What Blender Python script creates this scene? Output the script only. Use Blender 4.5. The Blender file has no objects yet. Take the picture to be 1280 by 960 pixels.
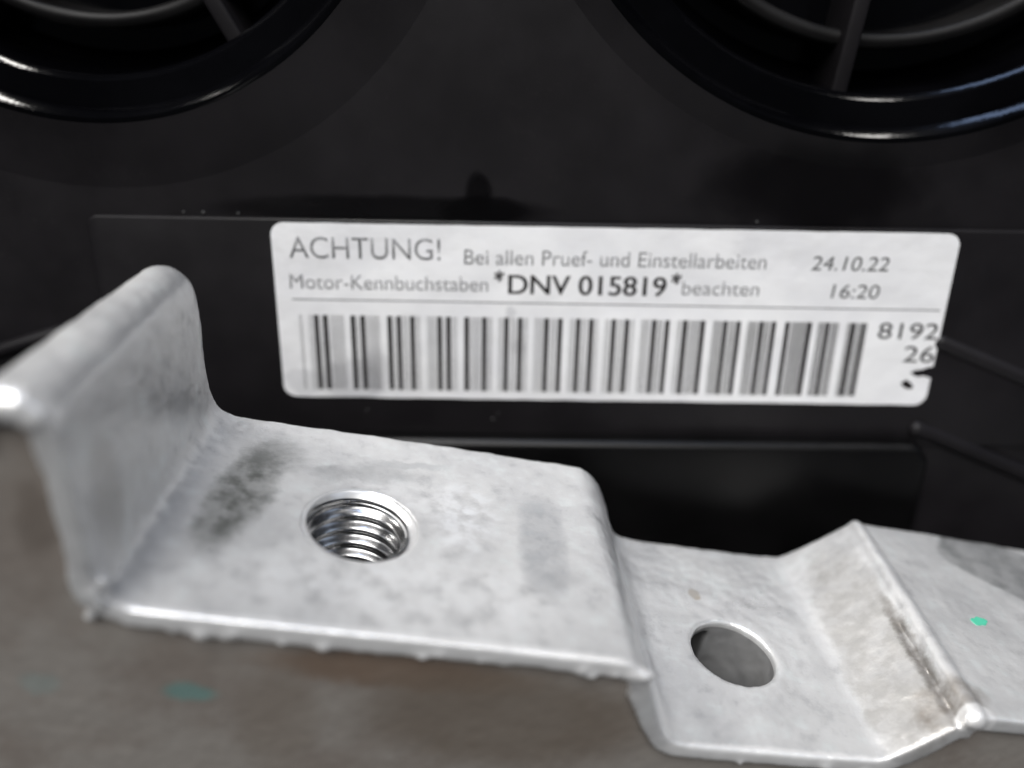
import bpy, bmesh, math, random
import numpy as np
from mathutils import Matrix, Vector, noise as mnoise

random.seed(7)
SC = bpy.context.scene
COL = SC.collection
S = 0.001                                   # everything below is written in millimetres
R = math.radians

# ------------------------------------------------------------------ camera
PITCH = 28.0
cam_d = bpy.data.cameras.new("camera")
cam = bpy.data.objects.new("camera", cam_d)
COL.objects.link(cam)
cam.rotation_euler = (R(90 - PITCH), 0, 0)
cam_d.sensor_width = 36.0
cam_d.lens = 1100.0 / 1280.0 * 36.0
cam_d.clip_start = 0.002
cam_d.clip_end = 50
cam_d.dof.use_dof = True
cam_d.dof.focus_distance = 0.0795
cam_d.dof.aperture_fstop = 10.8
SC.camera = cam

# ------------------------------------------------------------------ light
world = bpy.data.worlds.new("World")
SC.world = world
world.use_nodes = True
world.node_tree.nodes["Background"].inputs[0].default_value = (0.82, 0.88, 1.0, 1)
world.node_tree.nodes["Background"].inputs[1].default_value = 0.055


def area(name, loc, target, sx, sy, watt, color):
    d = bpy.data.lights.new(name, "AREA")
    d.shape = "RECTANGLE"; d.size = sx; d.size_y = sy; d.energy = watt; d.color = color
    o = bpy.data.objects.new(name, d)
    COL.objects.link(o)
    o.location = loc
    o.rotation_euler = (Vector(target) - Vector(loc)).to_track_quat("-Z", "Y").to_euler()
    return o


AIM = (0, 0.07, -0.045)
area("ceiling_light", (-0.32, -1.05, 1.48), AIM, 1.6, 1.1, 42.0, (1.0, 0.985, 0.965))
area("lamp", (-0.18, -0.03, 1.25), AIM, 0.11, 0.20, 5.0, (1.0, 0.97, 0.93))
area("lamp", (-0.78, 0.24, 0.82), AIM, 0.15, 0.20, 6.0, (1.0, 0.97, 0.93))
area("lamp", (-1.05, 0.26, 0.60), AIM, 0.12, 0.14, 2.0, (1.0, 0.97, 0.93))
area("lamp", (0.55, 0.02, 1.10), AIM, 0.08, 0.10, 0.9, (1.0, 0.97, 0.93))
area("skylight", (0.15, -0.08, 1.55), AIM, 0.75, 0.14, 3.4, (0.45, 0.62, 1.0))
area("window_light", (1.3, -0.35, 0.85), AIM, 0.6, 0.8, 1.1, (0.66, 0.78, 1.0))

SC.view_settings.view_transform = "Standard"
SC.view_settings.look = "None"
SC.view_settings.exposure = 0.0
SC.view_settings.gamma = 1.0
SC.view_settings.use_curve_mapping = False
SC.cycles.max_bounces = 8
SC.cycles.use_denoising = True


# ------------------------------------------------------------------ material helpers
class Mat:
    def __init__(self, name, rough=0.5, metal=0.0, spec=0.5):
        self.m = bpy.data.materials.new(name)
        self.m.use_nodes = True
        self.t = self.m.node_tree
        self.b = self.t.nodes["Principled BSDF"]
        self.b.inputs["Roughness"].default_value = rough
        self.b.inputs["Metallic"].default_value = metal
        self.b.inputs["Specular IOR Level"].default_value = spec
        self.tc = self.t.nodes.new("ShaderNodeTexCoord").outputs["Object"]

    def n(self, kind, **kw):
        x = self.t.nodes.new(kind)
        for k, v in kw.items():
            setattr(x, k, v)
        return x

    def link(self, a, b):
        self.t.links.new(a, b)

    def noise(self, scale_mm, detail=4, rough=0.55, vec=None, dist=0.0):
        """fractal noise whose features are about scale_mm across"""
        x = self.n("ShaderNodeTexNoise")
        x.inputs["Scale"].default_value = 1000.0 / scale_mm
        x.inputs["Detail"].default_value = detail
        x.inputs["Roughness"].default_value = rough
        x.inputs["Distortion"].default_value = dist
        self.link(vec or self.tc, x.inputs["Vector"])
        return x

    def ramp(self, fac, a, b, ca=0.0, cb=1.0):
        x = self.n("ShaderNodeMapRange", interpolation_type="SMOOTHSTEP")
        for i, v in zip((1, 2, 3, 4), (a, b, ca, cb)):
            x.inputs[i].default_value = v
        self.link(fac, x.inputs[0])
        return x.outputs[0]

    def math(self, op, a, b=None):
        x = self.n("ShaderNodeMath", operation=op)
        for i, v in enumerate((a, b)):
            if v is None:
                continue
            if isinstance(v, (int, float)):
                x.inputs[i].default_value = v
            else:
                self.link(v, x.inputs[i])
        return x.outputs[0]

    def mix(self, fac, a, b):
        x = self.n("ShaderNodeMix", data_type="RGBA")
        for i, v in ((0, fac), (6, a), (7, b)):
            if isinstance(v, (int, float)):
                x.inputs[i].default_value = v
            elif isinstance(v, tuple):
                x.inputs[i].default_value = (*v, 1)
            else:
                self.link(v, x.inputs[i])
        return x.outputs[2]

    def warped(self, amt_mm=1.2, scale_mm=3.0):
        nz = self.noise(scale_mm, 5, 0.65)
        sub = self.n("ShaderNodeVectorMath", operation="SUBTRACT")
        self.link(nz.outputs["Color"], sub.inputs[0]); sub.inputs[1].default_value = (0.5, 0.5, 0.5)
        mul = self.n("ShaderNodeVectorMath", operation="SCALE")
        self.link(sub.outputs[0], mul.inputs[0]); mul.inputs["Scale"].default_value = amt_mm * 2 * S
        add = self.n("ShaderNodeVectorMath", operation="ADD")
        self.link(self.tc, add.inputs[0]); self.link(mul.outputs[0], add.inputs[1])
        return add.outputs[0]

    def blob(self, vec, c, r, soft=0.5, power=2, rot=0.0):
        """1 inside a (super-)ellipse round c with radii r (x, y, z in mm), 0 outside"""
        sub = self.n("ShaderNodeVectorMath", operation="SUBTRACT")
        self.link(vec, sub.inputs[0]); sub.inputs[1].default_value = tuple(v * S for v in c)
        src = sub.outputs[0]
        if rot:
            vr = self.n("ShaderNodeVectorRotate", rotation_type="Z_AXIS")
            self.link(src, vr.inputs["Vector"]); vr.inputs["Angle"].default_value = R(rot)
            src = vr.outputs[0]
        sp = self.n("ShaderNodeSeparateXYZ"); self.link(src, sp.inputs[0])
        tot = None
        for i in range(3):
            v = self.math("POWER", self.math("ABSOLUTE", self.math("MULTIPLY", sp.outputs[i], 1.0 / (r[i] * S))), power)
            tot = v if tot is None else self.math("ADD", tot, v)
        return self.ramp(tot, 1.0 + soft, max(0.0, 1.0 - soft))

    def bump(self, height, strength, dist_mm):
        x = self.n("ShaderNodeBump")
        x.inputs["Strength"].default_value = strength
        x.inputs["Distance"].default_value = dist_mm * S
        self.link(height, x.inputs["Height"])
        self.link(x.outputs[0], self.b.inputs["Normal"])

    def base(self, v):
        if isinstance(v, tuple):
            self.b.inputs["Base Color"].default_value = (*v, 1)
        else:
            self.link(v, self.b.inputs["Base Color"])


# ------------------------------------------------------------------ materials
def mat_cast():
    M = Mat("cast_aluminium", 0.36, 0.48)
    big = M.noise(9, 5, 0.6).outputs["Fac"]
    mid = M.noise(2.2, 5, 0.6).outputs["Fac"]
    fine = M.noise(0.35, 3, 0.6).outputs["Fac"]
    c = M.mix(M.ramp(big, 0.35, 0.65), (0.65, 0.65, 0.652), (0.75, 0.748, 0.742))
    c = M.mix(M.math("MULTIPLY", M.ramp(mid, 0.50, 0.72), 0.50), c, (0.82, 0.86, 0.855))
    c = M.mix(M.math("MULTIPLY", M.ramp(mid, 0.46, 0.28), 0.32), c, (0.33, 0.335, 0.345))
    small = M.noise(0.7, 4, 0.65).outputs["Fac"]
    c = M.mix(M.math("MULTIPLY", M.ramp(small, 0.52, 0.72), 0.16), c, (0.86, 0.86, 0.86))
    c = M.mix(M.math("MULTIPLY", M.ramp(small, 0.42, 0.26), 0.18), c, (0.30, 0.30, 0.305))
    w = M.warped(1.3, 2.6)
    w2 = M.warped(0.5, 1.2)
    rough_n = M.ramp(M.noise(2.2, 5, 0.6).outputs["Fac"], 0.33, 0.66, 0.45, 1.0)
    # (centre, radii, softness, power, turn, colour, strength)
    stains = [
        (w, (-9.9, 2.4, 0), (2.3, 7.6, 3), 0.65, 2, 11, (0.13, 0.135, 0.125), 0.95),     # oily streak beside the tab
        (w, (-8.0, 8.5, 0), (2.4, 2.6, 3), 0.8, 2, 0, (0.26, 0.265, 0.26), 0.6),
        (w2, (15.4, 0.5, 0), (2.0, 6.5, 2), 0.85, 3, 4, (0.33, 0.34, 0.36), 0.65),       # worn rectangle
        (w, (0.0, 7.4, 0), (5.0, 1.2, 2), 0.9, 2, -8, (0.30, 0.305, 0.31), 0.55),
        (w, (3.0, 9.6, 0), (4.0, 0.6, 2), 0.8, 2, -14, (0.38, 0.39, 0.40), 0.5),
        (w2, (33.6, 6.2, -8), (0.55, 0.75, 1), 0.5, 2, 0, (0.33, 0.25, 0.14), 0.8),      # brown spot
        (w, (47.9, -1.5, -5), (2.7, 13.5, 3.4), 0.5, 3, 5, (0.40, 0.385, 0.365), 0.75),        # dirt on the ramp, with its shaded side painted in
        (w, (49.6, -10.3, -3), (3.0, 2.2, 2.5), 0.7, 2, 0, (0.24, 0.21, 0.18), 0.9),
        (w2, (50.05, -4.2, -3.3), (0.55, 7.2, 1.2), 0.8, 2, 3.5, (0.13, 0.112, 0.095), 0.75),  # shade inside the gap, painted dark
        (w2, (68.6, 9.4, -2.2), (7.4, 5.2, 2), 0.25, 5, 38, (0.22, 0.225, 0.225), 0.8),   # bare patch
        (w, (-17.4, -8.5, 6), (2, 2.2, 4.5), 0.7, 2, 0, (0.42, 0.40, 0.38), 0.6),
        (w2, (-18.2, 9.0, 11.6), (1.5, 0.55, 0.7), 0.6, 2, 0, (0.35, 0.36, 0.37), 0.7),
        (w2, (-17.6, 4.0, 9.6), (1.5, 0.8, 0.8), 0.7, 2, 0, (0.42, 0.43, 0.44), 0.6),
        (w, (-16.6, 6.0, 5.2), (2, 2.4, 2.5), 0.8, 2, 0, (0.44, 0.45, 0.47), 0.5),
    ]
    for vec, ce, ra, so, po, ro, col, k in stains:
        m = M.math("MULTIPLY", M.math("MULTIPLY", M.blob(vec, ce, ra, so, po, ro), rough_n), k)
        c = M.mix(m, c, col)
    bright = M.math("MULTIPLY", M.math("MULTIPLY", M.blob(w, (8.6, 3.0, 0), (2.6, 4.6, 2), 0.95), M.ramp(mid, 0.42, 0.60)), 0.75)
    c = M.mix(bright, c, (0.90, 0.91, 0.93))
    worn = M.ramp(mid, 0.36, 0.58)
    for ce, ra, k in (((3.0, -7.6, 0), (13.0, 4.2, 2), 0.75), ((3.6, 4.8, 0), (4.6, 2.6, 2), 0.55), ((27.6, 0.5, -7.5), (1.0, 3.0, 2.0), 0.7)):
        c = M.mix(M.math("MULTIPLY", M.math("MULTIPLY", M.blob(w, ce, ra, 0.9), worn), k), c, (0.88, 0.88, 0.88))
    for ce, ra in (((3.0, -12.9, -0.9), (20.5, 1.05, 1.5)), ((36, -12.9, -8.9), (10.5, 1.0, 1.4)), ((-22, -12.6, 14.6), (4, 1.6, 1.6)), ((50.7, -12.6, -2.2), (1.6, 1.3, 1.3))):
        c = M.mix(M.math("MULTIPLY", M.blob(w2, ce, ra, 0.5, 4), 0.9), c, (0.95, 0.945, 0.935))   # highlights on the front edges painted pale
    M.base(c)
    M.link(M.ramp(big, 0.3, 0.7, 0.27, 0.40), M.b.inputs["Roughness"])
    h = M.math("ADD", M.math("MULTIPLY", mid, 1.0), M.math("MULTIPLY", fine, 0.35))
    M.bump(h, 0.30, 0.20)
    return M.m


def mat_brown_cast():
    M = Mat("grey_brown_casting", 0.7, 0.05, 0.25)  # front wall: darker and browner than the rest of the casting
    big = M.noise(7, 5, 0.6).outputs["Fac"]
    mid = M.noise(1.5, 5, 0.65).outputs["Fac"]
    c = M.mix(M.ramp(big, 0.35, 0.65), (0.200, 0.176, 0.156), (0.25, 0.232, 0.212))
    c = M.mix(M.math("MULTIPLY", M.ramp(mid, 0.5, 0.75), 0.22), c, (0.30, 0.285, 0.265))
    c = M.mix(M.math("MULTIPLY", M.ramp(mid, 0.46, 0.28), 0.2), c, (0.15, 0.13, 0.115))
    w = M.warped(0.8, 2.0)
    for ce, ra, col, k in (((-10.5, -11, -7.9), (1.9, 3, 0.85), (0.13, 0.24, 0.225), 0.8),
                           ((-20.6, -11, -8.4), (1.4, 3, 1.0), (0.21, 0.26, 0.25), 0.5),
                           ((4, -11, -4.0), (10, 3, 1.7), (0.15, 0.10, 0.068), 0.7),  # shade under the front lip, painted brown here and below
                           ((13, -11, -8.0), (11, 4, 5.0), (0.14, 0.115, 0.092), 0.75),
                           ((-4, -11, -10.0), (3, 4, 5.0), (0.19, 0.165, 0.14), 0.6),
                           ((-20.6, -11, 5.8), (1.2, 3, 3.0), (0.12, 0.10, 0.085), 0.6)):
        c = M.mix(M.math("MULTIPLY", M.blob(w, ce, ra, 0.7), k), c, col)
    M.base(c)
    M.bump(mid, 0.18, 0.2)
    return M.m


def mat_machined():
    M = Mat("machined_thread_metal", 0.16, 1.0)
    nz = M.noise(1.2, 4, 0.6).outputs["Fac"]
    M.base(M.mix(M.ramp(nz, 0.35, 0.7), (0.38, 0.38, 0.385), (0.52, 0.52, 0.52)))
    M.link(M.ramp(nz, 0.3, 0.7, 0.19, 0.26), M.b.inputs["Roughness"])
    return M.m


def mat_plastic(name, col, r0, r1, spec=0.5, patchy=False):
    M = Mat(name, 0.4, 0.0, spec)
    big = M.noise(14, 5, 0.6).outputs["Fac"]
    fine = M.noise(0.25, 2, 0.6).outputs["Fac"]
    c2 = tuple(v * 1.5 + 0.0008 for v in col)
    c = M.mix(M.ramp(big, 0.35, 0.68), col, c2)
    ro = M.ramp(big, 0.3, 0.7, r0, r1)
    if patchy:                                  # thin dust, and faint scuffs
        d1 = M.ramp(M.noise(0.45, 3, 0.7).outputs["Fac"], 0.56, 0.78)
        d2 = M.ramp(M.noise(6, 4, 0.6).outputs["Fac"], 0.40, 0.65)
        c = M.mix(M.math("MULTIPLY", M.math("MULTIPLY", d1, d2), 0.22), c, (0.050, 0.046, 0.044))
    if patchy:                                  # dark reflections painted in, under a port and above the pad
        w, w2 = M.warped(2.0, 5.0), M.warped(0.5, 2.5)
        for vv, ce, ra, so, k in ((w, (20, 13.5, 0), (10.5, 4.5, 9), 0.7, 0.7), (w2, (-24, 10.5, 0), (16, 1.5, 9), 0.6, 0.75),
                                  (w2, (-14.6, 12.4, 0), (1.35, 2.1, 9), 0.6, 0.8), (w2, (-14.0, 10.6, 0), (4.4, 1.5, 9), 0.5, 0.8)):
            m = M.math("MULTIPLY", M.blob(vv, ce, ra, so), k)
            c = M.mix(m, c, (0.0012, 0.0010, 0.0011))
            ro = M.mix(m, ro, (0.2, 0.2, 0.2))
    M.base(c)
    M.link(ro, M.b.inputs["Roughness"])
    if name.startswith("glossy"):
        M.bump(M.noise(1.6, 3, 0.55).outputs["Fac"], 0.16, 0.12)
    else:
        M.bump(fine, 0.12, 0.05)
    return M.m


def mat_paper():
    M = Mat("white_label_paper", 0.42, 0.0, 0.4)
    big = M.noise(10, 4, 0.55).outputs["Fac"]
    mid = M.noise(1.8, 5, 0.65).outputs["Fac"]
    c = M.mix(M.ramp(big, 0.35, 0.65), (0.80, 0.80, 0.815), (0.87, 0.87, 0.875))
    c = M.mix(M.math("MULTIPLY", M.ramp(mid, 0.55, 0.80), 0.16), c, (0.60, 0.60, 0.60))
    w = M.warped(1.2, 3.0)
    for ce, ra, k in (((-28.5, -8.4, 0), (3.4, 2.6, 1), 0.40), ((-33.6, -8.6, 0), (2.0, 1.6, 1), 0.30),
                      ((-25.6, -7.4, 0), (1.7, 2.6, 1), 0.35), ((-11.0, -0.2, 0), (0.6, 0.6, 1), 0.35),
                      ((-10.0, -4.0, 0), (0.7, 0.9, 1), 0.25), ((13.5, 7.4, 0), (2.0, 0.9, 1), 0.12)):
        c = M.mix(M.math("MULTIPLY", M.blob(w, ce, ra, 0.45), k), c, (0.36, 0.36, 0.38))
    M.base(c)
    M.bump(M.noise(9, 4, 0.5).outputs["Fac"], 0.5, 1.1)
    return M.m


def mat_ink(name, col):
    M = Mat(name, 0.55, 0.0, 0.2)
    nz = M.noise(0.5, 3, 0.6).outputs["Fac"]
    M.base(M.mix(M.ramp(nz, 0.4, 0.75), col, tuple(v * 1.8 + 0.008 for v in col)))
    return M.m


def mat_plain(name, a, b, sc, rough):
    M = Mat(name, rough)
    M.base(M.mix(M.noise(sc, 4, 0.6).outputs["Fac"], a, b))
    return M.m


CAST, BROWN_CAST, THREAD = mat_cast(), mat_brown_cast(), mat_machined()
BORE = mat_plain("shaded_bore_metal", (0.13, 0.13, 0.13), (0.22, 0.22, 0.22), 1.5, 0.5)  # darker than the casting: the hole's shade is in this colour
CHAMFER = mat_plain("worn_chamfer_metal", (0.72, 0.72, 0.72), (0.88, 0.88, 0.88), 0.8, 0.34)
CHAMFER.node_tree.nodes["Principled BSDF"].inputs["Metallic"].default_value = 0.6
SATIN = mat_plastic("satin_black_plastic", (0.0052, 0.0044, 0.0053), 0.47, 0.54, 0.28, True)
GLOSS = mat_plastic("glossy_black_plastic", (0.0010, 0.0010, 0.0014), 0.08, 0.13, 0.20)
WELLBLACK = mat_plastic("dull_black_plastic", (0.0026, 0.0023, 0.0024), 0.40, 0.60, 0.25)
LEDGE = mat_plastic("black_ledge_plastic", (0.0014, 0.0013, 0.0014), 0.30, 0.36, 0.22)
PAPER = mat_paper()
INK = mat_ink("black_ink", (0.012, 0.010, 0.010))
INK_MID = mat_ink("faded_ink", (0.07, 0.07, 0.07))
INK_GREY = mat_ink("grey_ink", (0.19, 0.19, 0.195))
GREEN = mat_plain("green_paint", (0.06, 0.44, 0.28), (0.11, 0.54, 0.37), 0.6, 0.5)
DUST = mat_plain("grey_dust", (0.035, 0.035, 0.035), (0.08, 0.08, 0.08), 0.3, 0.8)


# ------------------------------------------------------------------ object helpers
def obj(name, verts, faces, mat, parent=None, smooth=True, matrix=None):
    me = bpy.data.meshes.new(name)
    me.from_pydata([tuple(c * S for c in v) for v in verts], [], faces)
    me.validate()
    me.update()
    return link(name, me, mat, parent, smooth, matrix)


def link(name, me, mat, parent=None, smooth=True, matrix=None):
    if mat is not None:
        me.materials.append(mat)
    if smooth:
        for p in me.polygons:
            p.use_smooth = True
    o = bpy.data.objects.new(name, me)
    COL.objects.link(o)
    if parent is not None:
        o.parent = parent
    if matrix is not None:
        o.matrix_local = matrix
    return o


def bake(o):
    """apply an object's modifiers for good"""
    dg = bpy.context.evaluated_depsgraph_get()
    me = bpy.data.meshes.new_from_object(o.evaluated_get(dg))
    old = o.data
    o.modifiers.clear()
    o.data = me
    bpy.data.meshes.remove(old)


def bevel(o, w, seg=3, ang=35):
    b = o.modifiers.new("bevel", "BEVEL")
    b.width = w * S; b.segments = seg; b.limit_method = "ANGLE"; b.angle_limit = R(ang)
    bake(o)
    for p in o.data.polygons:
        p.use_smooth = True


def prism(poly, w0, w1):
    n = len(poly)
    v = [(x, y, w0) for x, y in poly] + [(x, y, w1) for x, y in poly]
    f = [tuple(range(n - 1, -1, -1)), tuple(range(n, 2 * n))]
    f += [(i, (i + 1) % n, n + (i + 1) % n, n + i) for i in range(n)]
    return v, f


def rounded(x0, y0, x1, y1, r, seg=6):
    out = []
    for cx, cy, a in ((x1 - r, y1 - r, 0), (x0 + r, y1 - r, 90), (x0 + r, y0 + r, 180), (x1 - r, y0 + r, 270)):
        for k in range(seg + 1):
            t = R(a + 90 * k / seg)
            out.append((cx + r * math.cos(t), cy + r * math.sin(t)))
    return out


def lathe(profile, cx, cy, seg=128, close=False):
    v, f = [], []
    m = len(profile)
    for k in range(seg):
        a = 2 * math.pi * k / seg
        for r, w in profile:
            v.append((cx + r * math.cos(a), cy + r * math.sin(a), w))
    for k in range(seg):
        for i in range(m - 1):
            a, b = k * m + i, ((k + 1) % seg) * m + i
            f.append((a, b, b + 1, a + 1))
    return v, f


def tube(pts, rad, seg=12):
    """round bar through 3D points with rounded ends"""
    v, f = [], []
    P = [Vector(p) for p in pts]
    rings = []
    d0, d1 = (P[1] - P[0]).normalized(), (P[-1] - P[-2]).normalized()
    seq = [(P[0] - d0 * rad * 0.9, rad * 0.35), (P[0] - d0 * rad * 0.5, rad * 0.85)] + [(p, rad) for p in P] + \
          [(P[-1] + d1 * rad * 0.5, rad * 0.85), (P[-1] + d1 * rad * 0.9, rad * 0.35)]
    for i, (p, r) in enumerate(seq):
        a, b = seq[max(0, i - 1)][0], seq[min(len(seq) - 1, i + 1)][0]
        t = (b - a).normalized()
        x = t.cross(Vector((0, 0, 1)))
        x = x.normalized() if x.length > 1e-4 else Vector((1, 0, 0))
        y = x.cross(t)
        for k in range(seg):
            q = 2 * math.pi * k / seg
            v.append(tuple(p + (x * math.cos(q) + y * math.sin(q)) * r))
    n = len(seq)
    for i in range(n - 1):
        for k in range(seg):
            f.append((i * seg + k, i * seg + (k + 1) % seg, (i + 1) * seg + (k + 1) % seg, (i + 1) * seg + k))
    f.append(tuple(range(seg - 1, -1, -1)))
    f.append(tuple((n - 1) * seg + k for k in range(seg)))
    return v, f


def frame(x, y, z, o):
    m = Matrix.Identity(4)
    for i in range(3):
        m[i][0], m[i][1], m[i][2], m[i][3] = x[i], y[i], z[i], o[i] * S
    return m


def thing(name, label, cat, matrix):
    o = bpy.data.objects.new(name, None)
    o.empty_display_size = 0.01
    COL.objects.link(o)
    o.matrix_world = matrix
    o["label"] = label
    o["category"] = cat
    return o


# ------------------------------------------------------------------ engine cover (black plastic, almost upright)
# frame on its front face: x to the right, y up the face, z out of the face
LX = Vector((0.99977, 0.00730, -0.02000)).normalized()
LN = Vector((0.02, -0.9955, 0.0925)); LN = (LN - LX * LN.dot(LX)).normalized()
LY = LN.cross(LX)
FACE = frame(LX, LY, LN, (10.88, 87.53, -37.74))
cover = thing("engine_cover", "black plastic engine cover with two round ribbed ports above the white sticker", "engine cover", FACE)
PZ = -0.5                                   # face of the panel; the sticker pad stands 0.5 mm proud of it

PORTS = [(-52.0, 50.5, 31.0), (25.5, 55.0, 36.0)]
panel_v, panel_f = prism([(-150, -90), (140, -90), (140, 110), (-150, 110)], PZ - 3.0, PZ)
panel = obj("face_panel", panel_v, panel_f, SATIN, cover, smooth=False)
for cx, cy, r in PORTS:
    cv, cf = lathe([(0, -9), (r - 0.6, -9), (r - 0.6, 5), (0, 5)], cx, cy, 128)
    cut = obj("cutter", cv, cf, None, cover)
    bm = bmesh.new(); bm.from_mesh(cut.data)
    bmesh.ops.remove_doubles(bm, verts=bm.verts, dist=1e-7)
    bmesh.ops.recalc_face_normals(bm, faces=bm.faces)
    bm.to_mesh(cut.data); bm.free()
    b = panel.modifiers.new("hole", "BOOLEAN"); b.operation = "DIFFERENCE"; b.object = cut; b.solver = "EXACT"
    bake(panel)
    bpy.data.objects.remove(cut)

o = obj("sticker_pad", *prism(rounded(-55.0, -15.6, 78, 9.55, 1.2), PZ - 0.2, 0.0), SATIN, cover, smooth=False)
bevel(o, 0.22, 3)
o = obj("ledge", *prism([(-140, -80), (37.0, -80), (37.0, -16.4), (35.4, -14.6), (-140, -14.6)], PZ - 0.2, 2.2), LEDGE, cover, smooth=False)
bevel(o, 0.95, 5)
for pts, rad in (([(36.4, -3.0, PZ), (46.7, -7.1, PZ), (62, -13.2, PZ), (85, -22, PZ)], 1.0),
                 ([(35.6, -13.4, PZ + 0.4), (37.5, -14.1, PZ), (49.6, -19.1, PZ), (66, -25.8, PZ), (85, -33.5, PZ)], 1.0),
                 ([(-58.5, -2.9, PZ), (-66.5, -5.5, PZ), (-85, -11.6, PZ), (-110, -20, PZ)], 0.8)):
    obj("rib", *tube(pts, rad), SATIN, cover)

RIB_ANGLES = [(-60.8, (0, 60, 120, 180, 240, 300)), (-96.5, (0, 60, 120, 180, 240, 300))]
for (cx, cy, r), (a0, steps) in zip(PORTS, RIB_ANGLES):
    cw = 7.6 if cx < 0 else 3.6
    def facet(x, w, angs, step):             # a slightly rounded slope that looks up and inward
        out = [(x, w)]
        for ang in angs:
            x -= step * math.cos(R(ang)); w -= step * math.sin(R(ang))
            out.append((x, w))
        return out
    f1 = facet(r + 0.25, PZ + 0.95, (43, 44.5, 46, 47.5, 49, 51), 0.21)
    f2 = facet(r - 3.1, PZ - 0.75, (42, 44, 46, 48, 51), 0.17)
    steps_ = [[(r + 0.75, PZ + 0.85), (r + 0.5, PZ + 0.95), (r + 0.25, PZ + 0.95)], f1, [f1[-1], (f1[-1][0] - 0.03, PZ - 0.72)],
              [(f1[-1][0] - 0.03, PZ - 0.72), (r - 3.1, PZ - 0.75)], f2, [f2[-1], (r - 4.2, PZ - 8.2)], [(r - 4.2, PZ - 8.2), (r - 5.6, PZ - 9.2)],
              [(r - 5.6, PZ - 9.2), (0.02, PZ - 9.2)]]
    pv, pf = [], []
    for sg in steps_:
        v, f = lathe(sg, cx, cy, 160)
        pf += [tuple(q + len(pv) for q in p) for p in f]
        pv += v
    port = obj("round_port", pv, pf, GLOSS, cover)
    obj("collar", *lathe([(r + cw, PZ - 0.05), (r + cw * 0.6, PZ + 0.32), (r + 0.7, PZ + 0.85)], cx, cy, 160), SATIN, port)  # added collar; its outward slope darkens the band round the port
    ri = r - 8.6
    obj("inner_ring", *lathe([(ri + 0.9, PZ - 9.3), (ri + 0.8, PZ - 4.2), (ri + 0.45, PZ - 3.7), (ri - 0.45, PZ - 3.7), (ri - 0.8, PZ - 4.2), (ri - 0.9, PZ - 9.3)],
                               cx, cy, 128), WELLBLACK, port)
    for s in steps:
        a = R(a0 + s)
        ux, uy = math.cos(a), math.sin(a)
        r0, r1, hw = ri * 0.30, r - 1.2, 0.85
        poly = [(cx + ux * r0 - uy * hw, cy + uy * r0 + ux * hw), (cx + ux * r0 + uy * hw, cy + uy * r0 - ux * hw),
                (cx + ux * r1 + uy * hw, cy + uy * r1 - ux * hw), (cx + ux * r1 - uy * hw, cy + uy * r1 + ux * hw)]
        sp = obj("spoke", *prism(poly, PZ - 9.3, PZ - 2.2), SATIN, port, smooth=False)
        bevel(sp, 0.35, 3)

for x, y, z, r in ((-45.0, 9.95, PZ, 0.14), (-43.0, 9.95, PZ, 0.17), (-39.4, 9.9, PZ, 0.14), (-12.8, -12.9, 0, 0.16), (-12.2, -12.2, 0, 0.1), (-27, -12.0, 0, 0.12), (14.5, 9.95, PZ, 0.15)):
    bm = bmesh.new()
    bmesh.ops.create_icosphere(bm, subdivisions=2, radius=r * S)
    for v in bm.verts:
        v.co *= 1 + 0.25 * mnoise.noise(v.co * 6000 + Vector((x, y, 0)))
        v.co.z *= 0.5
        v.co += Vector((x, y, z)) * S
    me = bpy.data.meshes.new("dust_speck"); bm.to_mesh(me); bm.free()
    link("dust_speck", me, DUST, cover)

# ------------------------------------------------------------------ the white sticker
sticker = thing("warning_sticker", "white rectangular warning sticker with black lettering and a wide barcode on the black cover", "sticker", FACE)
outline = []
for x, y in rounded(-36.1, -10.42, 36.0, 9.16, 1.35, 8):
    outline.append((x, y))
# torn notch in the right edge: inserted between the lower right corner and the upper right corner
i_low = len(outline) - 1                    # the list starts at the upper right corner and ends at the lower right one
notch = [(36.0, -7.15), (35.2, -6.95), (34.5, -7.05), (33.9, -6.75), (33.6, -6.45), (34.1, -6.2), (34.9, -6.1), (35.4, -5.85), (36.0, -5.75)]
outline = outline + notch
# a sticker is never quite straight: fine waviness along its edges
dense = []
for i, (x, y) in enumerate(outline):
    x2, y2 = outline[(i + 1) % len(outline)]
    L = math.hypot(x2 - x, y2 - y)
    k = max(1, int(L / 0.8))
    for j in range(k):
        t = j / k
        px, py = x + (x2 - x) * t, y + (y2 - y) * t
        py += 0.035 * mnoise.noise(Vector((px * 0.35, py, 3.0))) * 2
        dense.append((px, py))
paper = obj("paper", *prism(dense, 0.0, 0.07), PAPER, sticker, smooth=False)
INKZ = 0.085

_cap = None


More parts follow.
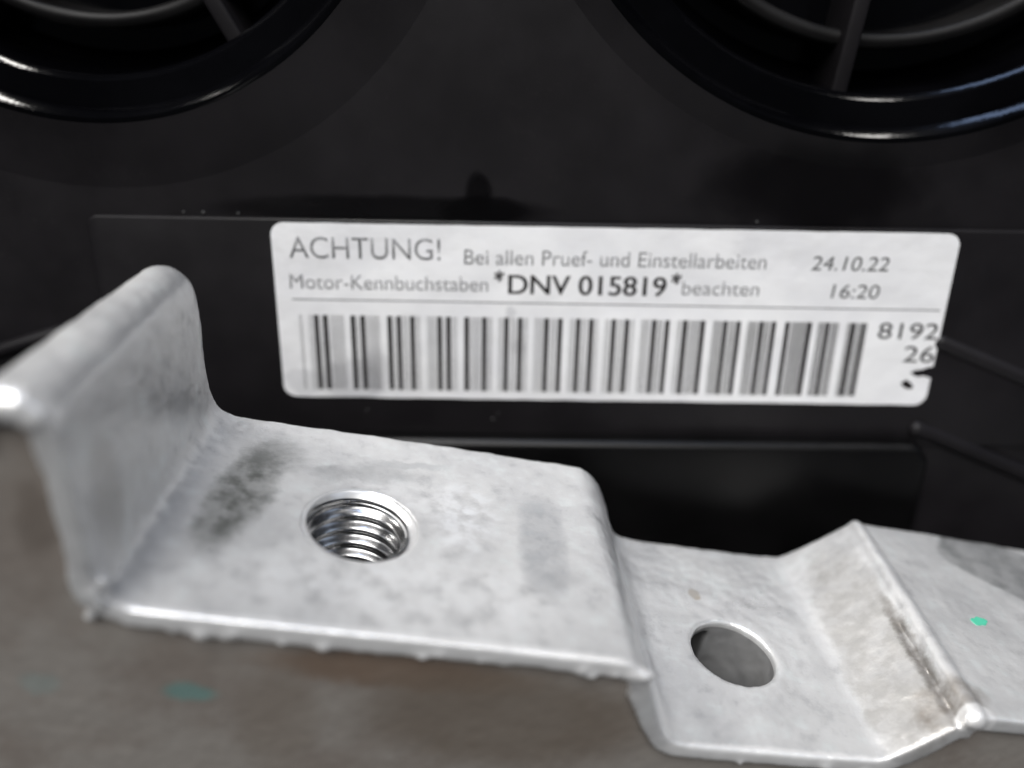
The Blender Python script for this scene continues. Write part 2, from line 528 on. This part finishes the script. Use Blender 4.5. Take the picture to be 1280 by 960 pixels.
def text(string, x0, x1, base, cap, mat, bold=0.0, name="lettering", slant=0.0, fat=0.0):
    global _cap

    def build(s):
        c = bpy.data.curves.new("t", "FONT")
        c.body = s
        c.size = 1.0
        c.offset = bold
        o = bpy.data.objects.new("t", c)
        COL.objects.link(o)
        dg = bpy.context.evaluated_depsgraph_get()
        me = bpy.data.meshes.new_from_object(o.evaluated_get(dg))
        bpy.data.objects.remove(o)
        return me
    if _cap is None:
        hm = build("H")
        _cap = max(v.co.y for v in hm.vertices)
    me = build(string)
    me.name = name
    xs = [v.co.x for v in me.vertices]
    a, b = min(xs), max(xs)
    sx, sy = (x1 - x0) / (b - a), cap / _cap
    for v in me.vertices:
        yy = v.co.y * sy
        v.co = Vector(((x0 + (v.co.x - a) * sx + slant * yy) * S, (base + yy) * S, INKZ * S))
    bm = bmesh.new(); bm.from_mesh(me)
    if fat:                                  # struck twice by the printer, a little apart
        for v in me.vertices:
            v.co.x += fat * S; v.co.z += 0.002 * S
        bm.from_mesh(me)
    ex = bmesh.ops.extrude_face_region(bm, geom=bm.faces[:])
    for e in ex["geom"]:
        if isinstance(e, bmesh.types.BMVert):
            e.co.z += 0.01 * S
    bmesh.ops.recalc_face_normals(bm, faces=bm.faces)
    bm.to_mesh(me); bm.free()
    return link(name, me, mat, sticker, smooth=False)


text("ACHTUNG!", -34.3, -18.5, 5.45, 2.25, INK_GREY, -0.004)
text("Bei allen Pruef- und Einstellarbeiten", -16.0, 15.9, 5.05, 1.60, INK_GREY, -0.004)
text("Motor-Kennbuchstaben", -34.5, -13.5, 2.12, 1.55, INK_GREY, -0.004)
text("*", -12.85, -11.75, 2.55, 1.75, INK, 0.02)
text("DNV 015819", -11.35, 5.45, 1.90, 2.05, INK, 0.003, fat=0.09)
text("*", 6.0, 7.1, 2.55, 1.75, INK, 0.02)
text("beachten", 7.25, 15.5, 2.08, 1.55, INK_GREY, -0.004)
text("24.10.22", 20.7, 28.9, 5.02, 1.50, INK_MID, 0.0, slant=0.12)
text("16:20", 23.3, 28.4, 1.98, 1.50, INK_MID, 0.0, slant=0.08)
text("8192", 29.15, 35.75, -2.55, 1.80, INK, 0.0)
text("26", 32.45, 35.85, -5.25, 1.85, INK, 0.0)
obj("print_smudge", *prism([(32.75, -7.75), (33.3, -7.35), (33.9, -7.75), (34.3, -8.25), (33.9, -8.5), (33.2, -8.3)][::-1], INKZ, INKZ + 0.01), INK, sticker, smooth=False)
obj("rule", *prism([(-34.4, 0.86), (35.4, 0.72), (35.4, 0.86), (-34.4, 1.0)], INKZ, INKZ + 0.01), INK_GREY, sticker, smooth=False)

# the barcode: wide bars where they read singly, fine bars between them, clear gaps between the characters
BARS = [-31.97, -30.98, -28.05, -27.0, -24.09, -23.08, -21.64, -18.7, -17.72, -15.77, -13.85, -11.45, -9.97, -7.09, -5.63, -3.68, -2.26, 0.18, 1.65,
        4.57, 6.0, 7.92, 9.88, 12.33, 13.76, 16.24, 17.6, 19.1, 21.52, 23.49, 26.29, 27.43]
GAPS = [-33.35, -32.92, -28.97, -28.32, -25.06, -24.41, -20.71, -20.19, -16.66, -16.14, -12.95, -12.43, -9.01, -8.54, -5.16, -4.68, -1.43, -0.82,
        2.48, 3.08, 6.34, 7.0, 10.22, 10.83, 14.05, 14.75, 17.85, 18.68, 21.74, 22.44, 24.8, 25.51]
Y0, Y1 = -9.45, -0.80
bars = [(x, 0.50) for x in BARS]
bars[-2] = (26.29, 0.55); bars[-1] = (27.43, 0.42)
x = -33.75
while x < 27.9:
    ok = all(not (GAPS[i] - 0.10 < x < GAPS[i + 1] + 0.10) for i in range(0, len(GAPS), 2))
    ok = ok and all(abs(x - b) > w / 2 + 0.10 for b, w in bars if w > 0.3)
    if ok:
        bars.append((x, 0.036 + 0.02 * random.random() + 0.045 * max(0, min(1, x / 16))))
    x += 0.165 + 0.02 * random.random()
bv, bf = [], []
for x, w in bars:
    v, f = prism([(x - w / 2, Y0), (x + w / 2, Y0), (x + w / 2, Y1), (x - w / 2, Y1)], INKZ, INKZ + 0.01)
    bf += [tuple(i + len(bv) for i in q) for q in f]
    bv += v
obj("barcode", bv, bf, INK, sticker, smooth=False)

# ------------------------------------------------------------------ the cast bracket
# frame at the middle of the threaded hole: x along the bracket, y in depth, z out of its top
BT = Vector((0.97138668, 0.0851581, -0.22171156))
BD = Vector((-0.08811286, 0.99610452, -0.00345171))
BN = BT.cross(BD)
BRACKET = frame(BT, BD, BN, (-12.31, 58.19, -43.92))
# section of the bracket, rear (d = 14.1) and front (d = -12.6) ends
REAR = [(-20.8, -34), (-20.5, 13.4), (-20.0, 14.5), (-18.8, 14.9), (-17.4, 14.4), (-16.5, 13.0), (-15.5, 6.0), (-14.8, 1.9), (-14.0, 0.55), (-12.6, 0.1), (-11, 0),
        (20.0, 0), (21.5, -0.2), (23.0, -1.3), (24.4, -3.4), (26.0, -6.8), (27.1, -7.75), (29, -8), (44.4, -8), (46, -7.6), (50.6, -3.5), (51.4, -2.5), (52.4, -2.0),
        (54, -2.0), (88, -2.9), (88, -34)]
FRONT = [(-25.2, -34), (-24.6, 13.6), (-23.9, 14.8), (-21.9, 15.4), (-20.2, 15.0), (-19.2, 14.0), (-17.7, 7.5), (-16.9, 2.2), (-16.4, 0.8), (-15.0, 0.15), (-13.2, 0),
         (19.6, 0), (21.0, -0.25), (22.3, -1.3), (23.4, -3.4), (25.1, -6.8), (26.2, -7.75), (28.2, -8), (43.8, -7.9), (45.3, -7.4), (49.0, -3.6), (50.0, -2.5), (51.0, -1.85),
         (52.6, -1.85), (88, -2.7), (88, -34)]
DR, DF = 14.1, -12.6


def section(d):
    k = (d - DF) / (DR - DF)
    out = []
    for (a, b), (c, e) in zip(FRONT, REAR):
        out.append([a + (c - a) * k, b + (e - b) * k])
    # rounded rear corner of the upright tab
    if d > 10.6:
        q = (d - 10.6) / (14.1 - 10.6)
        drop = 3.2 * (1 - math.sqrt(max(0.0, 1 - q * q)))
        for i in range(1, 7):
            out[i][1] -= drop
    # round every corner a little (corner cutting)
    top = out[1:-1]
    for _ in range(1):
        q = [top[0]]
        for a, b in zip(top, top[1:]):
            q.append([a[0] * 0.75 + b[0] * 0.25, a[1] * 0.75 + b[1] * 0.25])
            q.append([a[0] * 0.25 + b[0] * 0.75, a[1] * 0.25 + b[1] * 0.75])
        q.append(top[-1])
        top = q
    head = [top[0]]                          # the tab is rounder than the rest
    for a, b in zip(top[:13], top[1:13]):
        head.append([a[0] * 0.75 + b[0] * 0.25, a[1] * 0.75 + b[1] * 0.25])
        head.append([a[0] * 0.25 + b[0] * 0.75, a[1] * 0.25 + b[1] * 0.75])
    top = head + top[13:]
    # a crevice under the ridge bead, opening towards the front
    g = max(0.0, min(1.0, (4.0 - d) / 9.0)) * (1.0 if d > -11 else 0.6)
    pt, pn = 49.5 + 1.5 * k, -3.05
    half, deep = 0.04 + 0.42 * g, 0.02 + 1.15 * g
    for i in range(len(top) - 1):
        if 44 < top[i][0] <= pt < top[i + 1][0]:
            a, b = top[i], top[i + 1]
            tx, ty = b[0] - a[0], b[1] - a[1]
            L = math.hypot(tx, ty); tx /= L; ty /= L
            q = (pt - a[0]) / (b[0] - a[0])
            px, py = pt, a[1] + (b[1] - a[1]) * q
            half = min(half, 0.9 * math.hypot(px - a[0], py - a[1]), 0.9 * math.hypot(b[0] - px, b[1] - py))
            top = top[:i + 1] + [[px - tx * half, py - ty * half], [px + ty * deep, py - tx * deep], [px + tx * half, py + ty * half]] + top[i + 1:]
            break
    else:
        raise ValueError("no ramp")
    return [out[0]] + top + [out[-1]]


def loft(stations, polyfn):
    v, f = [], []
    n = None
    for d in stations:
        P = polyfn(d)
        n = len(P)
        v += [(x, d, y) for x, y in P]
    m = len(stations)
    for s in range(m - 1):
        for i in range(n):
            j = (i + 1) % n
            f.append((s * n + i, s * n + j, (s + 1) * n + j, (s + 1) * n + i))
    f.append(tuple(range(n - 1, -1, -1)))
    f.append(tuple((m - 1) * n + i for i in range(n)))
    return v, f


def lip_poly(d):
    """a rim 2 mm deep that follows the top of the section"""
    P = section(d)[1:-1]
    th = 1.55
    low = []
    for i, (x, y) in enumerate(P):
        a, b = P[max(0, i - 1)], P[min(len(P) - 1, i + 1)]
        tx, ty = b[0] - a[0], b[1] - a[1]
        L = math.hypot(tx, ty) or 1
        w = th + 0.28 * mnoise.noise(Vector((x * 0.45, y * 0.45, 4))) + 0.22 * mnoise.noise(Vector((x * 1.7, y * 1.7, 9)))
        low.append([x + ty / L * w, y - tx / L * w])
    low[0] = [P[0][0] + 1.4, P[0][1] - 3.0]
    return P + low[::-1]


def finish_normals(o):
    bm = bmesh.new(); bm.from_mesh(o.data)
    bmesh.ops.triangulate(bm, faces=[f for f in bm.faces if len(f.verts) > 4])
    bmesh.ops.recalc_face_normals(bm, faces=bm.faces)
    bm.to_mesh(o.data); bm.free()


def cut(a, b):
    m = a.modifiers.new("d", "BOOLEAN"); m.operation = "DIFFERENCE"; m.object = b; m.solver = "EXACT"
    bake(a); bpy.data.objects.remove(b)


WALL = -11.7
st = [WALL, -10.5, -8, -5, -2, 1, 4, 7, 10.6, 11.4, 12.2, 12.9, 13.5, 13.9, 14.1]
bracket = obj("bracket", *loft(st, section), None)
finish_normals(bracket)
lip = obj("lip", *loft([DF, -11.6, -10.5, -9.2], lip_poly), None)
finish_normals(lip)
# bead along the ridge of the right step
bead = obj("bead", *tube([(50.7, -12.3, -2.25), (51.7, 0, -2.35), (52.5, 13.8, -2.5)], 0.85, 14), None)
finish_normals(bead)


def drill(x, y, z0, z1, r):
    c = obj("drill", *lathe([(0.0005, z0), (r, z0), (r, z1), (0.0005, z1)], x, y, 64), None)
    bm = bmesh.new(); bm.from_mesh(c.data)
    bmesh.ops.remove_doubles(bm, verts=bm.verts, dist=2e-6)
    bmesh.ops.recalc_face_normals(bm, faces=bm.faces)
    bm.to_mesh(c.data); bm.free()
    return c


cut(bracket, drill(-0.1, 0.0, -14, 6, 4.72))
cut(bracket, drill(35.3, -1.35, -24, 6, 3.95))
cut(bracket, (lambda o: (finish_normals(o), o)[1])(obj("shade_pocket", *prism([(30.2, -4.2), (34.4, -4.2), (34.4, 11.5), (30.2, 11.5)], -27, -9.4), None)))  # pocket added to darken the left side of the plain hole
# casting flash: ragged crumbs along the front edge
rng = random.Random(11)
edge = section(DF)
crumbs = bmesh.new()


def crumb(p, r):
    m = Matrix.Translation(Vector(p) * S) @ Matrix.Rotation(rng.uniform(0, 3), 4, "X") @ Matrix.Diagonal((rng.uniform(0.7, 1.9), rng.uniform(0.6, 1.1), rng.uniform(0.6, 1.1), 1))
    bmesh.ops.create_icosphere(crumbs, subdivisions=1, radius=r * S, matrix=m)


for k in range(70):
    t = rng.uniform(-15, 20.5)
    crumb((t, DF + rng.uniform(-0.05, 0.5), -1.35 + rng.uniform(-0.4, 0.3)), rng.uniform(0.18, 0.40))
for k in range(18):
    t = rng.uniform(28, 44)
    crumb((t, DF + rng.uniform(-0.0, 0.4), -9.2 + rng.uniform(-0.3, 0.3)), rng.uniform(0.2, 0.4))
for k in range(10):
    crumb((-16.9 + rng.uniform(-0.4, 0.7), DF + rng.uniform(0, 0.5), rng.uniform(-1.6, 2.0)), rng.uniform(0.25, 0.6))
for k in range(14):                         # rough rear edge of the low step
    t = rng.uniform(36, 51)
    n = -8.1 if t < 46 else -8.1 + (t - 46) * 0.93
    crumb((t, DR + rng.uniform(-0.3, 0.1), n + rng.uniform(-0.5, -0.1)), rng.uniform(0.2, 0.36))
for t, n, r in ((-23.4, 14.0, 1.15), (-22.4, 14.4, 1.25), (-21.4, 14.4, 1.2), (-20.5, 13.9, 1.05)):   # thick rounded corner of the tab
    bmesh.ops.create_icosphere(crumbs, subdivisions=3, radius=r * S, matrix=Matrix.Translation(Vector((t, DF + 0.55, n)) * S) @ Matrix.Diagonal((1.1, 1.0, 1.0, 1)))
crumb((50.6, DF + 0.2, -2.4), 1.0)
crumb((21.6, DF + 0.2, -1.2), 0.9)
cm = bpy.data.meshes.new("crumbs"); crumbs.to_mesh(cm); crumbs.free()
# join crumbs into the body before the voxel pass fuses them
bm = bmesh.new(); bm.from_mesh(bracket.data); bm.from_mesh(lip.data); bm.from_mesh(bead.data); bm.from_mesh(cm); bm.to_mesh(bracket.data); bm.free()
bpy.data.objects.remove(lip); bpy.data.objects.remove(bead)

rm = bracket.modifiers.new("remesh", "REMESH"); rm.mode = "VOXEL"; rm.voxel_size = 0.22 * S
sm = bracket.modifiers.new("smooth", "SMOOTH"); sm.factor = 0.5; sm.iterations = 9
bake(bracket)
# sand-cast unevenness
me = bracket.data
co = np.empty(len(me.vertices) * 3); me.vertices.foreach_get("co", co); co = co.reshape(-1, 3)
no = np.empty(len(me.vertices) * 3); me.vertices.foreach_get("normal", no); no = no.reshape(-1, 3)
disp = np.array([0.07 * mnoise.noise(Vector(p) * 380) + 0.045 * mnoise.noise(Vector(p) * 1100) for p in co])
disp[co[:, 1] < -0.0113] *= 0.5
near = (np.hypot(co[:, 0], co[:, 1]) < 0.0058) & (co[:, 2] > -0.016)
disp[near] = 0
co += no * (disp * S)[:, None]
me.vertices.foreach_set("co", co.ravel())
me.update()
me.materials.clear()
me.materials.append(CAST)
me.materials.append(BROWN_CAST)
me.materials.append(BORE)
idx = np.zeros(len(me.polygons), dtype=np.int32)
cen = np.empty(len(me.polygons) * 3); me.polygons.foreach_get("center", cen); cen = cen.reshape(-1, 3) / S
pn = np.empty(len(me.polygons) * 3); me.polygons.foreach_get("normal", pn); pn = pn.reshape(-1, 3)
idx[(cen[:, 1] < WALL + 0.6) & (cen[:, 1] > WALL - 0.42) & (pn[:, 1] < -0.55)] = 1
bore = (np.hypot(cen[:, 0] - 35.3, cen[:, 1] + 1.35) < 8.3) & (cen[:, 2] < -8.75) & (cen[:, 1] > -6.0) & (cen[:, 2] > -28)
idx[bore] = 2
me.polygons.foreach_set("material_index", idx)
me.polygons.foreach_set("use_smooth", np.ones(len(me.polygons), dtype=bool))
me.update()
bracket.matrix_world = BRACKET
bracket["label"] = "pale grey cast aluminium bracket with a threaded hole and a plain hole"
bracket["category"] = "bracket"

# threaded insert: chamfer and a helical thread
PITCH_MM, TURNS, SEG, PER = 1.5, 8, 112, 20
tv, tf = [], []
rows = int(TURNS * PER)
for i in range(rows + 1):
    z = -0.45 - i * PITCH_MM / PER
    for k in range(SEG):
        ph_ = (z / PITCH_MM + k / SEG) % 1.0
        tri = abs(2 * ph_ - 1)                      # 0..1
        tri = min(1.0, max(0.0, (tri - 0.04) / 0.92))
        tri = 0.5 - 0.5 * math.cos(math.pi * tri)
        fade = min(1.0, i / 14.0)
        r = 4.24 - 0.66 * tri * fade
        a = 2 * math.pi * k / SEG
        tv.append((r * math.cos(a) - 0.30, r * math.sin(a) - 0.12, z))
for i in range(rows):
    for k in range(SEG):
        a, b = i * SEG + k, i * SEG + (k + 1) % SEG
        tf.append((a, b, b + SEG, a + SEG))
thread = obj("threaded_hole", tv, tf, THREAD, bracket)
thread["label"] = "shiny helical thread inside the left hole"
cv, cf = [], []
CH = [(0.0, 0.0, 5.35, -0.55), (0.12, 0.2, 4.87, -0.05), (0.17, 0.3, 4.64, 0.0), (0.05, 0.18, 4.5, -0.2), (-0.2, -0.05, 4.32, -0.48), (-0.3, -0.12, 4.14, -0.85)]
for cx, cy, r, z in CH:                     # the countersink is cut a little off centre
    cv += [(cx + r * math.cos(2 * math.pi * k / 96), cy + r * math.sin(2 * math.pi * k / 96), z - 0.17 * (1 - math.sin(2 * math.pi * (k / 96 - 0.03)))) for k in range(96)]
for i in range(len(CH) - 1):
    cf += [(i * 96 + k, i * 96 + (k + 1) % 96, (i + 1) * 96 + (k + 1) % 96, (i + 1) * 96 + k) for k in range(96)]
obj("chamfer", cv, cf, CHAMFER, thread)
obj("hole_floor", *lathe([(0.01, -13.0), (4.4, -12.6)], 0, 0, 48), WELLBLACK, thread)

# green paint dot on the right step
pts = []
for k in range(20):
    a = 2 * math.pi * k / 20
    q = 1 + 0.22 * math.sin(2 * a + 0.6) + 0.12 * math.sin(5 * a)
    pts.append((58.6 + 0.78 * q * math.cos(a), -0.2 + 0.62 * q * math.sin(a)))
v, f = prism(pts, -2.45, -1.98)
o = obj("paint_dot", v, f, GREEN, bracket, smooth=False)
o["label"] = "small bright green paint dot"
